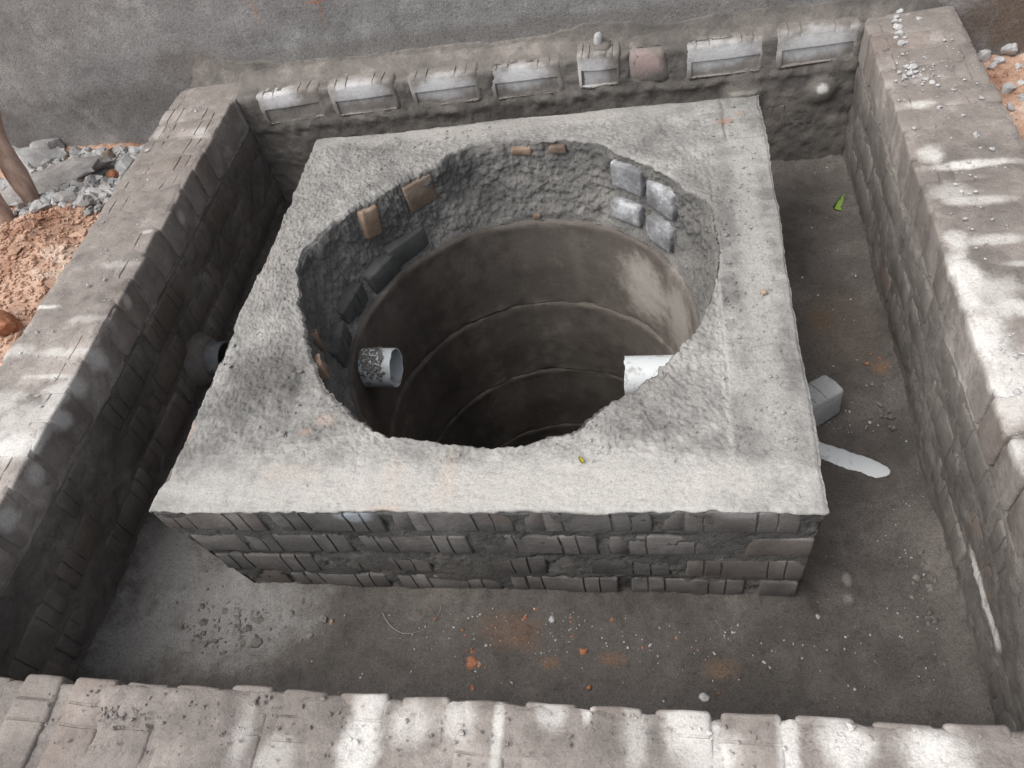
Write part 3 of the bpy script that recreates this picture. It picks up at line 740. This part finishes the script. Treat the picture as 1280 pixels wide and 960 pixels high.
def blob_mesh(name, mat, r, sub=3, seed=0, amp=.35, freq=1.6, scl=(1, 1, 1), facet=False):
    bm = bmesh.new(); bmesh.ops.create_icosphere(bm, subdivisions=sub, radius=1)
    co = np.array([v.co[:] for v in bm.verts])
    d = 1 + amp * fbm(co, freq, 3, seed=seed)
    if facet:      # cut flats into it so that it reads as broken stone
        rg = np.random.default_rng(int(seed * 100) + 5)
        for _ in range(9):
            nn = rg.normal(size=3); nn /= np.linalg.norm(nn); lim = rg.uniform(.55, .85)
            pr = (co * d[:, None]) @ nn
            over = np.clip(pr - lim, 0, None); co2 = co * d[:, None] - nn * over[:, None] * .92
            d = np.linalg.norm(co2, axis=1); co = co2 / np.maximum(d[:, None], 1e-6)
    co = co * d[:, None] * np.array(scl) * r
    for v, c in zip(bm.verts, co): v.co = c
    for f in bm.faces: f.smooth = not facet
    me = bpy.data.meshes.new(name); bm.to_mesh(me); bm.free(); me.materials.append(mat)
    return me
def scatter(name, pts, sizes, mat, label, cat, seed=0, parent=None, flat=.7):
    """many loose crumbs joined into one mesh"""
    bm = bmesh.new(); bmesh.ops.create_icosphere(bm, subdivisions=1, radius=1)
    bv = np.array([v.co[:] for v in bm.verts]); bf = np.array([[v.index for v in f.verts] for f in bm.faces]); bm.free()
    rg = np.random.default_rng(seed); N = len(pts); nv = len(bv)
    V = np.repeat(bv[None], N, 0) * (1 + .45 * rg.uniform(-1, 1, (N, nv, 1)))
    sc = rg.uniform(.6, 1.3, (N, 1, 3)); sc[:, :, 2] *= flat
    ang = rg.uniform(0, 2 * pi, N); c, s = np.cos(ang), np.sin(ang)
    V = V * sc * np.asarray(sizes)[:, None, None]
    X = V[:, :, 0] * c[:, None] - V[:, :, 1] * s[:, None]; Y = V[:, :, 0] * s[:, None] + V[:, :, 1] * c[:, None]
    V = np.stack([X, Y, V[:, :, 2]], -1) + np.asarray(pts)[:, None, :]
    F = bf[None] + (np.arange(N) * nv)[:, None, None]
    o = obj(name, mesh_np(name, V.reshape(-1, 3), F.reshape(-1, 3), mat, smooth=False), parent)
    o['kind'] = 'stuff'
    if parent is None: tag(o, label, cat)
    return o

# left inlet pipe
pl = thing('pipe', 'short white plastic pipe with cement splatter, open end poking from ring wall', 'pipe', (-.36, .64, -.385))
LB = Vector(pl.location)
tube('tube', Vector((-.62, .648, -.330)) - LB, Vector((-.352, .64, -.333)) - LB, .055, .0045, M_PVC, pl, rough_end=.002)
rg = np.random.default_rng(3); N = 260
tx = rg.uniform(-.47, -.372, N); ta = rg.normal(.15, .55, N) + .2 * (tx + .42) / .05
pp = np.stack([tx, .64 - np.sin(ta) * .0555, -.332 + np.cos(ta) * .0555], -1) - np.array(LB)
scatter('cement_splatter', pp, rg.uniform(.0015, .0062, N), M_THROAT, None, None, 4, pl, .8)
# right pipe
pr = thing('pipe', 'clean white plastic pipe entering the well opposite the cement-splattered one', 'pipe', (.277, .62, -.435))
RB = Vector(pr.location)
tube('tube', Vector((.62, .615, -.382)) - RB, Vector((.277, .62, -.380)) - RB, .054, .0045, M_PVC, pr, rough_end=.003)
# pipe crest in the floor
a = at(1012, 558, z=ZF); b = at(1116, 594, z=ZF)
bp = thing('pipe', 'white plastic pipe buried in the chamber floor with only its crest showing', 'pipe', (a.x, a.y, ZF))
BB = Vector(bp.location)
dd_ = Vector((b.x - a.x, b.y - a.y, 0)); Lp = dd_.length; dd_.normalize(); sd_v = Vector((-dd_.y, dd_.x, 0))
an = np.linspace(0, 2 * pi, 40, endpoint=False); rows = []
for t_ in np.linspace(-.06, Lp + .06, 40):
    zc = -.0500 - (.9 * max(0, t_ - Lp + .045) ** 2 * 4) - .02 * max(0, .0 - t_)
    rows.append(np.stack([dd_.x * t_ + sd_v.x * np.cos(an) * .055, dd_.y * t_ + sd_v.y * np.cos(an) * .055, zc + np.sin(an) * .055], -1))
obj('tube', mesh_np('tube', np.concatenate(rows), grid_faces(len(rows), 40, True)[:, ::-1], M_PVC), bp)
# stub in the left wall, collared with mortar
sp = at(252, 450, x=XL)
stub = thing('pipe_stub', 'dark round pipe stub with a mortar collar low on the left chamber wall', 'pipe', (XL, sp.y, sp.z - .07))
SB = Vector(stub.location)
tube('tube', Vector((XL - .03, sp.y, sp.z)) - SB, Vector((XL + .085, sp.y, sp.z)) - SB, .052, .006, M_PVCDARK, stub)
an = np.linspace(0, 2 * pi, 60, endpoint=False); rows = []
for (r, d) in ((.092, -.012), (.080, .004), (.071, .018), (.064, .032), (.057, .040), (.0515, .041)):
    q = np.stack([np.full(60, XL + d), sp.y + np.cos(an) * r, sp.z + np.sin(an) * r], -1)
    q[:, 0] += .006 * fbm(q, 25, 3, seed=131); rows.append(q)
me = mesh_np('mortar_collar', np.concatenate(rows) - np.array(SB), grid_faces(len(rows), 60, True), M_INMORT); obj('mortar_collar', me, stub)

# ================================================================== LOOSE THINGS
# loose half brick beside the plinth
lb = brick_mesh('loose_half_brick', M_LOOSE, .125, .080, .070, grooves=True, seed=80, worn=.003, rnd=.006, gx=(-.02, .012, .055))
o = obj('loose_brick', lb); q = at(1022, 500, z=-.34)
o.matrix_basis = Matrix.Translation((q.x - .012, q.y, ZF + .044)) @ Euler((radians(84), radians(3), radians(32))).to_matrix().to_4x4()
tag(o, 'loose pale grey half brick with grooves lying on the floor beside the plinth', 'brick')
# green leaf
def leaf(name, pts, bend, loc, rz, mat, tilt=0.1):
    bm = bmesh.new(); n = len(pts)
    vs = {}
    for i, (s, wd) in enumerate(pts):
        for j in (-1, -.5, 0, .5, 1):
            vs[i, j] = bm.verts.new((j * wd, s, bend * (s * s) * 10 + abs(j) * wd * .12 + .0010 * sin(i * 2.1 + j)))
    for i in range(n - 1):
        for a_, b_ in ((-1, -.5), (-.5, 0), (0, .5), (.5, 1)): bm.faces.new((vs[i, a_], vs[i, b_], vs[i + 1, b_], vs[i + 1, a_]))
    bmesh.ops.solidify(bm, geom=bm.faces[:], thickness=.0006)
    for f in bm.faces: f.smooth = True
    me = bpy.data.meshes.new(name); bm.to_mesh(me); bm.free(); me.materials.append(mat)
    o = obj(name, me); o.location = loc; o.rotation_euler = (tilt, .15, rz); return o
q = at(1050, 258, z=ZF)
o = leaf('leaf', [(-.030, .0125), (-.024, .0165), (-.010, .0150), (.006, .0120), (.018, .0085), (.030, .0045), (.040, .0008)], .25, (q.x, q.y, ZF + .010), radians(-22), M_LEAF, .12)
tag(o, 'small bright green torn leaf on the chamber floor', 'leaf')
q = at(727, 577, z=0)
o = leaf('petal', [(-.008, .002), (-.003, .0045), (.003, .004), (.008, .001)], 1.5, (q.x, q.y, .006), .6, M_YELL); tag(o, 'tiny yellow petal on the pale front edge of the plinth', 'petal')
# knob standing on the back wall
q = at(748, 66, z=ZT); q.y += .022
kn = thing('stone', 'pale pointed stone standing upright in mortar on the back wall', 'stone', (q.x, q.y, ZT)); KB = Vector(kn.location)
me = blob_mesh('stone_tip', M_ROCKW, .016, 2, 3.3, .3, 1.8, (.8, .8, 1.9)); obj('tip', me, kn, (0, 0, .026))
me = blob_mesh('mortar_lump', M_BACKM, .028, 3, 4.4, .4, 2.2, (1.2, .9, .7)); obj('mortar_lump', me, kn, (.012, 0, .004))
# single pebbles one can pick out on the floor
def stone(u, v, zs, r, mat, label, seed, cat='stone', group=None, scl=(1, 1, .7), facet=True, lift=.45, x=None, rz=None):
    q = at(u, v, z=zs)
    me = blob_mesh('stone', mat, r, 2, seed, .35, 1.5, scl, facet)
    o = obj('stone' if cat == 'stone' else cat.replace(' ', '_'), me, None, (q.x, q.y, zs + r * scl[2] * lift)); o.rotation_euler = (random.uniform(-.3, .3), random.uniform(-.3, .3), random.uniform(0, 6) if rz is None else rz)
    return tag(o, label, cat, group)
stone(690, 775, ZF, .010, M_ROCKW, 'white pebble on the floor in front of the plinth', 1.1)
stone(730, 815, ZF, .011, M_CLOD, 'orange brick crumb on the floor right of the white pebble', 2.1, 'clod')
stone(591, 828, ZF, .013, M_CLOD, 'larger orange earth clod in front of the plinth', 3.1, 'clod', None, (1, 1.1, .5))
stone(591, 860, ZF, .008, M_CLOD, 'small orange earth clod next to the front wall', 4.1, 'clod', None, (1, 1, .6))
stone(415, 778, ZF, .008, M_TAN, 'tan chip on the floor near the pale corner', 5.1, 'chip')
stone(881, 872, ZF, .010, M_ROCKW, 'white pebble on the floor close to the front wall', 5.7)
stone(1022, 772, ZF, .008, M_ROCKW, 'white pebble on the floor behind the plinth corner', 6.1)
stone(955, 366, 0, .009, M_TAN, 'tan crumb on the right border of the plinth top', 7.1, 'chip')
stone(1083, 455, ZF, .006, M_CLOD, 'orange crumb on the floor right of the plinth', 8.1, 'clod')
# stones on the right wall
for i, (u, v, r) in enumerate(((1124, 16, .013), (1121, 22, .009), (1118, 28, .010), (1125, 27, .008), (1122, 36, .012), (1119, 33, .007), (1124, 43, .012), (1120, 48, .008), (1126, 55, .011), (1131, 48, .006), (1132, 54, .006))):
    stone(u, v, ZT, r, M_ROCKW, 'pale stone in the short line of stones on the right chamber wall', 20.3 + i, 'stone', 'line of stones on the right wall')
for i, (u, v, r) in enumerate(((1140, 85, .012), (1133, 84, .007), (1138, 93, .010), (1144, 91, .007), (1130, 95, .006), (1124, 91, .006), (1142, 97, .006), (1153, 106, .005), (1165, 104, .008), (1172, 107, .006), (1130, 98, .006))):
    stone(u, v, ZT, r, M_ROCKW, 'pale grit stone in the small cluster below the line on the right wall', 40.3 + i, 'stone', 'stone cluster on the right wall')
# stones on the soil right of the chamber
def on_soil(u, v, guess=-.12):
    q = at(u, v, z=guess)
    for _ in range(8):
        h = soil_h(np.array([[q.x, q.y, 0]]))[0]; q = at(u, v, z=h)
    return q
for i, (u, v, r) in enumerate(((1238, 62, .024), (1254, 66, .034), (1264, 58, .022), (1230, 74, .022), (1277, 65, .022), (1249, 78, .016), (1258, 114, .020), (1262, 136, .012), (1277, 50, .015), (1272, 86, .012), (1275, 106, .012), (1276, 124, .014), (1240, 84, .012))):
    q = on_soil(u, v); me = blob_mesh('stone', M_ROCKW, r, 3, 60.3 + i, .35, 1.5, (1, .9, .8), True)
    o = obj('stone', me, None, (q.x, q.y, q.z + r * .4)); o.rotation_euler = (random.uniform(-.5, .5), .3, random.uniform(0, 6))
    tag(o, 'broken pale stone on the red soil outside the right wall', 'stone', 'stones on the soil by the right wall')
# rubble heap against the plastered wall, left
rub = [(62, 190, .055, (1.5, 1, .7)), (22, 187, .035, (1.2, 1, .7)), (45, 205, .075, (1.6, .9, .6)), (98, 196, .028, (1, 1, .7)), (30, 215, .05, (1.4, 1, .6)), (100, 215, .045, (1.3, 1, .8)), (62, 233, .12, (1.7, .8, .35)), (118, 205, .026, (1, 1, .8)),
       (130, 196, .02, (1, 1, .8)), (75, 215, .03, (1, 1, .7)), (85, 250, .03, (1.2, 1, .7)), (118, 230, .03, (1, 1, .8)), (108, 255, .026, (1, 1, .8)), (125, 245, .022, (1, 1, .8)), (10, 200, .04, (1.3, 1, .7)), (52, 262, .03, (1.2, 1, .7)),
       (15, 235, .04, (1.2, 1, .7)), (128, 215, .025, (1, 1, .9)), (140, 205, .018, (1, 1, .8)), (112, 268, .020, (1, 1, .8)), (90, 235, .022, (1, 1, .8)), (110, 190, .018, (1, 1, .8)), (80, 193, .022, (1, 1, .8)), (48, 184, .022, (1, 1, .8)), (125, 262, .016, (1, 1, .8))]
for i, (u, v, r, scl) in enumerate(rub):
    q = on_soil(u, v, -.15); me = blob_mesh('rubble_stone', M_ROCK, r, 3, 80.3 + i * 1.7, .38, 1.6, scl, True)
    o = obj('rubble_stone', me, None, (q.x, q.y, q.z + r * scl[2] * .5)); o.rotation_euler = (random.uniform(-.25, .25), random.uniform(-.25, .25), random.uniform(-.5, .5))
    if i == 6: tag(o, 'long flat slab of grey rubble in the heap beside the wooden poles', 'rubble')
    else: tag(o, 'broken grey concrete lump in the rubble heap at the foot of the plastered wall', 'rubble', 'rubble heap by the plastered wall')
for i, (u, v, r, m, lab) in enumerate(((97, 232, .030, M_TAN, 'tan brick fragment among the grey rubble by the plastered wall'), (140, 200, .035, M_BROWN, 'brown earth lump at the edge of the grey rubble heap'),
                                       (143, 222, .03, M_CLOD, 'orange earth lump between the rubble heap and the left wall'), (8, 410, .05, M_CLOD, 'reddish brick fragment on the soil at the left wall edge'))):
    q = on_soil(u, v, -.12); me = blob_mesh('fragment', m, r, 3, 130.3 + i, .3, 1.5, (1.1, .9, .8), True)
    o = obj('brick_fragment' if i in (0, 3) else 'earth_lump', me, None, (q.x, q.y, q.z + r * .35)); o.rotation_euler = (.2, .1, i * 1.1); tag(o, lab, 'fragment' if i in (0, 3) else 'clod')

# wooden poles at the left
def pole(base, tip, r0, r1, seed, label, twig=None):
    base, tip = Vector(base), Vector(tip); n = 28; k = 20; rows = []
    ax = (tip - base); L = ax.length; d = ax.normalized(); s1 = d.orthogonal().normalized(); s2 = d.cross(s1)
    an = np.linspace(0, 2 * pi, k, endpoint=False)
    for i in range(n):
        t = i / (n - 1); c = base + ax * t; wob = np.array(s1) * .012 * sin(t * 9 + seed) + np.array(s2) * .010 * sin(t * 7 + 2 + seed)
        r = r0 * (1 - t) + r1 * t + .004 * sin(t * 23 + seed)
        q = np.array(c)[None] + wob + np.cos(an)[:, None] * np.array(s1) * r + np.sin(an)[:, None] * np.array(s2) * r
        q += (q - np.array(c)) * (.14 * fbm(q, 14, 3, seed=seed))[:, None]
        rows.append(q)
    V = np.concatenate(rows); F = grid_faces(n, k, True)
    Vc = np.concatenate([V, np.array([base[:], tip[:]])]); m = len(V)
    tri = [[(j + 1) % k, j, m] for j in range(k)] + [[(n - 1) * k + j, (n - 1) * k + (j + 1) % k, m + 1] for j in range(k)]
    me = bpy.data.meshes.new('wooden_pole'); me.from_pydata([tuple(v) for v in (Vc - np.array(base))], [], [tuple(f) for f in F] + [tuple(f) for f in tri])
    for pl_ in me.polygons: pl_.use_smooth = True
    me.materials.append(M_WOOD); o = obj('wooden_pole', me, None, base); tag(o, label, 'pole'); return o
q = on_soil(32, 268, -.1); pole((q.x, q.y, q.z - .10), (q.x + .02, q.y + .27, q.z + .62), .032, .026, 1, 'leaning brown wooden pole standing beside the flat rubble slab')
q = on_soil(2, 285, -.1); pole((q.x, q.y, q.z - .10), (q.x - .06, q.y + .20, q.z + .55), .040, .032, 4, 'second, thicker wooden pole planted in the red soil heap')

# thin thread on the floor
ctrl = np.array([at(u, v, z=ZF)[:] for u, v in [(478, 765), (484, 778), (494, 789), (510, 795), (530, 790), (543, 780), (550, 768), (553, 758)]])
tt = np.linspace(0, len(ctrl) - 1, 50); cx = np.stack([np.interp(tt, np.arange(len(ctrl)), ctrl[:, i]) for i in range(2)], -1)
cx = np.stack([np.convolve(np.pad(cx[:, i], 4, 'edge'), np.ones(9) / 9, 'valid') for i in range(2)], -1)
tz = ZF + .007 + .002 * np.sin(tt * 2.0); rows = []
for j in range(5):
    an_ = 2 * pi * j / 5; rows.append(np.stack([cx[:, 0] + cos(an_) * .0005, cx[:, 1] + cos(an_) * .0005, tz + sin(an_) * .0005], -1))
V = np.stack(rows, 1).reshape(-1, 3); q0 = V[0].copy()
o = obj('thread', mesh_np('thread', V - q0, grid_faces(50, 5, True), M_LOOSE), None, q0); tag(o, 'thin pale curled thread lying on the floor in front of the plinth', 'thread')

# ------------------------------------------------------------------ loose grit (nobody could count it)
rg = np.random.default_rng(11)
def region_pts(n, z, polys):
    out = []
    for (u, v, su, sv, k) in polys:
        for _ in range(int(n * k)):
            q = at(rg.normal(u, su), rg.normal(v, sv), z=z); out.append(q[:])
    return np.array(out)
def off_plinth(p): return p[~((p[:, 0] > .70) & (p[:, 0] < .90) & (p[:, 1] > .28) & (p[:, 1] < .43)) & (np.maximum(np.maximum(np.abs(p[:, 0]) - PX, -p[:, 1]), p[:, 1] - PD) > .0) & (p[:, 0] > XL) & (p[:, 0] < XR) & (p[:, 1] > YF) & (p[:, 1] < YB)]
fp = off_plinth(region_pts(1, ZF, [(660, 790, 90, 25, 110), (850, 800, 120, 40, 100), (500, 800, 150, 40, 40), (1120, 610, 25, 60, 26), (1090, 440, 22, 70, 24), (1150, 700, 18, 60, 34), (1040, 540, 25, 20, 40), (1060, 330, 40, 60, 40), (1050, 800, 70, 60, 40)]))
scatter('gravel', fp + np.array([0, 0, .0045]), rg.gamma(1.6, .00055, len(fp)) + .0007, M_ROCKW, 'pale loose grit scattered over the dark chamber floor', 'grit', 1)
fp = off_plinth(region_pts(1, ZF, [(640, 780, 60, 18, 30), (790, 830, 100, 20, 16), (1090, 440, 30, 80, 12), (592, 832, 7, 12, 30)]))
scatter('soil_crumbs', fp + np.array([0, 0, .004]), rg.gamma(2.2, .0007, len(fp)) + .0008, M_CLOD, 'orange soil crumbs on the floor in front of the plinth', 'crumbs', 2)
fp = off_plinth(region_pts(1, ZF, [(290, 780, 28, 16, 160), (330, 760, 30, 25, 60), (1165, 690, 10, 60, 90), (1110, 470, 8, 60, 60)]))
scatter('mortar_crumbs', fp + np.array([0, 0, .004]), rg.gamma(2.5, .0014, len(fp)) + .0012, M_INMORT, 'dark mortar crumbs dropped on the floor along the walls', 'crumbs', 3)
tp = region_pts(1, ZT, [(1180, 100, 40, 50, 90), (1140, 90, 14, 10, 50), (1200, 230, 40, 60, 60), (1250, 450, 30, 60, 60)]); tp = tp[(tp[:, 0] > XR + .01) & (tp[:, 0] < 1.17) & (tp[:, 1] < 1.5)]
tq = region_pts(1, ZT, [(170, 300, 60, 80, 60), (260, 140, 30, 20, 30), (60, 480, 50, 60, 40)]); tq = tq[(tq[:, 0] < XL - .01) & (tq[:, 0] > -1.19)]
tf = region_pts(1, ZT, [(300, 900, 160, 30, 160), (150, 880, 25, 18, 120), (800, 920, 250, 20, 110), (1000, 900, 150, 15, 60)]); tf = tf[(tf[:, 1] < YF - .012) & (np.abs(tf[:, 0]) < 1.15)]
tb = region_pts(1, ZT, [(500, 100, 200, 8, 50)]); tb = tb[(tb[:, 1] > YB + .02) & (tb[:, 1] < 1.56) & (np.abs(tb[:, 0]) < .93)]
for nm, pts_, m, lab, s in (('gravel', tp, M_ROCKW, 'fine pale grit lying on top of the right chamber wall', 5), ('gravel', tq, M_ROCKW, 'sparse pale grit on top of the left chamber wall', 6),
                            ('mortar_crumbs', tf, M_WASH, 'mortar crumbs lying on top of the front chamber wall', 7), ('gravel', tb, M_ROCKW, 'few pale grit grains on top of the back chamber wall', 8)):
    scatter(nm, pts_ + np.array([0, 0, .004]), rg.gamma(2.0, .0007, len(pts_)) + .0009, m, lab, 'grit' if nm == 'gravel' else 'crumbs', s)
# rubble gravel and soil clods outside
gp = np.stack([rg.normal(-1.50, .20, 2600), rg.uniform(1.0, 1.58, 2600), np.zeros(2600)], -1)
gp = gp[(gp[:, 0] < -1.215) & (gp[:, 1] > 1.12 + .10 * rg.random(len(gp)))]; gp[:, 2] = soil_h(gp)
scatter('gravel', gp + np.array([0, 0, .006]), rg.gamma(2.0, .0035, len(gp)) + .003, M_ROCK, 'fine broken concrete gravel spread through the rubble heap', 'gravel', 9)
sx = np.stack([rg.uniform(-2.1, -1.2, 6000), rg.uniform(.2, 1.15, 6000), np.zeros(6000)], -1)
sx2 = np.stack([rg.uniform(1.19, 1.7, 1200), rg.uniform(.5, 1.5, 1200), np.zeros(1200)], -1); sx = np.concatenate([sx, sx2])
sx[:, 2] = soil_h(sx) + .002
scatter('soil_crumbs', sx, rg.gamma(1.5, .0020, len(sx)) + .0016, M_SOIL, 'crumbly red soil clods covering the ground outside the chamber', 'soil', 10, None, .8)
# sandy grit on the plinth screed
sg = np.stack([rg.uniform(-.62, .62, 3600), rg.uniform(.02, 1.25, 3600), np.zeros(3600)], -1)
rr_ = np.hypot(sg[:, 0] - WC[0], sg[:, 1] - WC[1]); aa = np.arctan2(sg[:, 1] - WC[1], sg[:, 0] - WC[0])
sg = sg[(rr_ > hole_r(aa) + .012) & ((sg[:, 1] > .12) | (rg.random(len(sg)) < .15))]
scatter('sand_grit', sg + np.array([0, 0, .001]), rg.gamma(2.0, .0006, len(sg)) + .0008, M_SCREED, 'coarse sand grains bedded in the plinth screed', 'grit', 12)
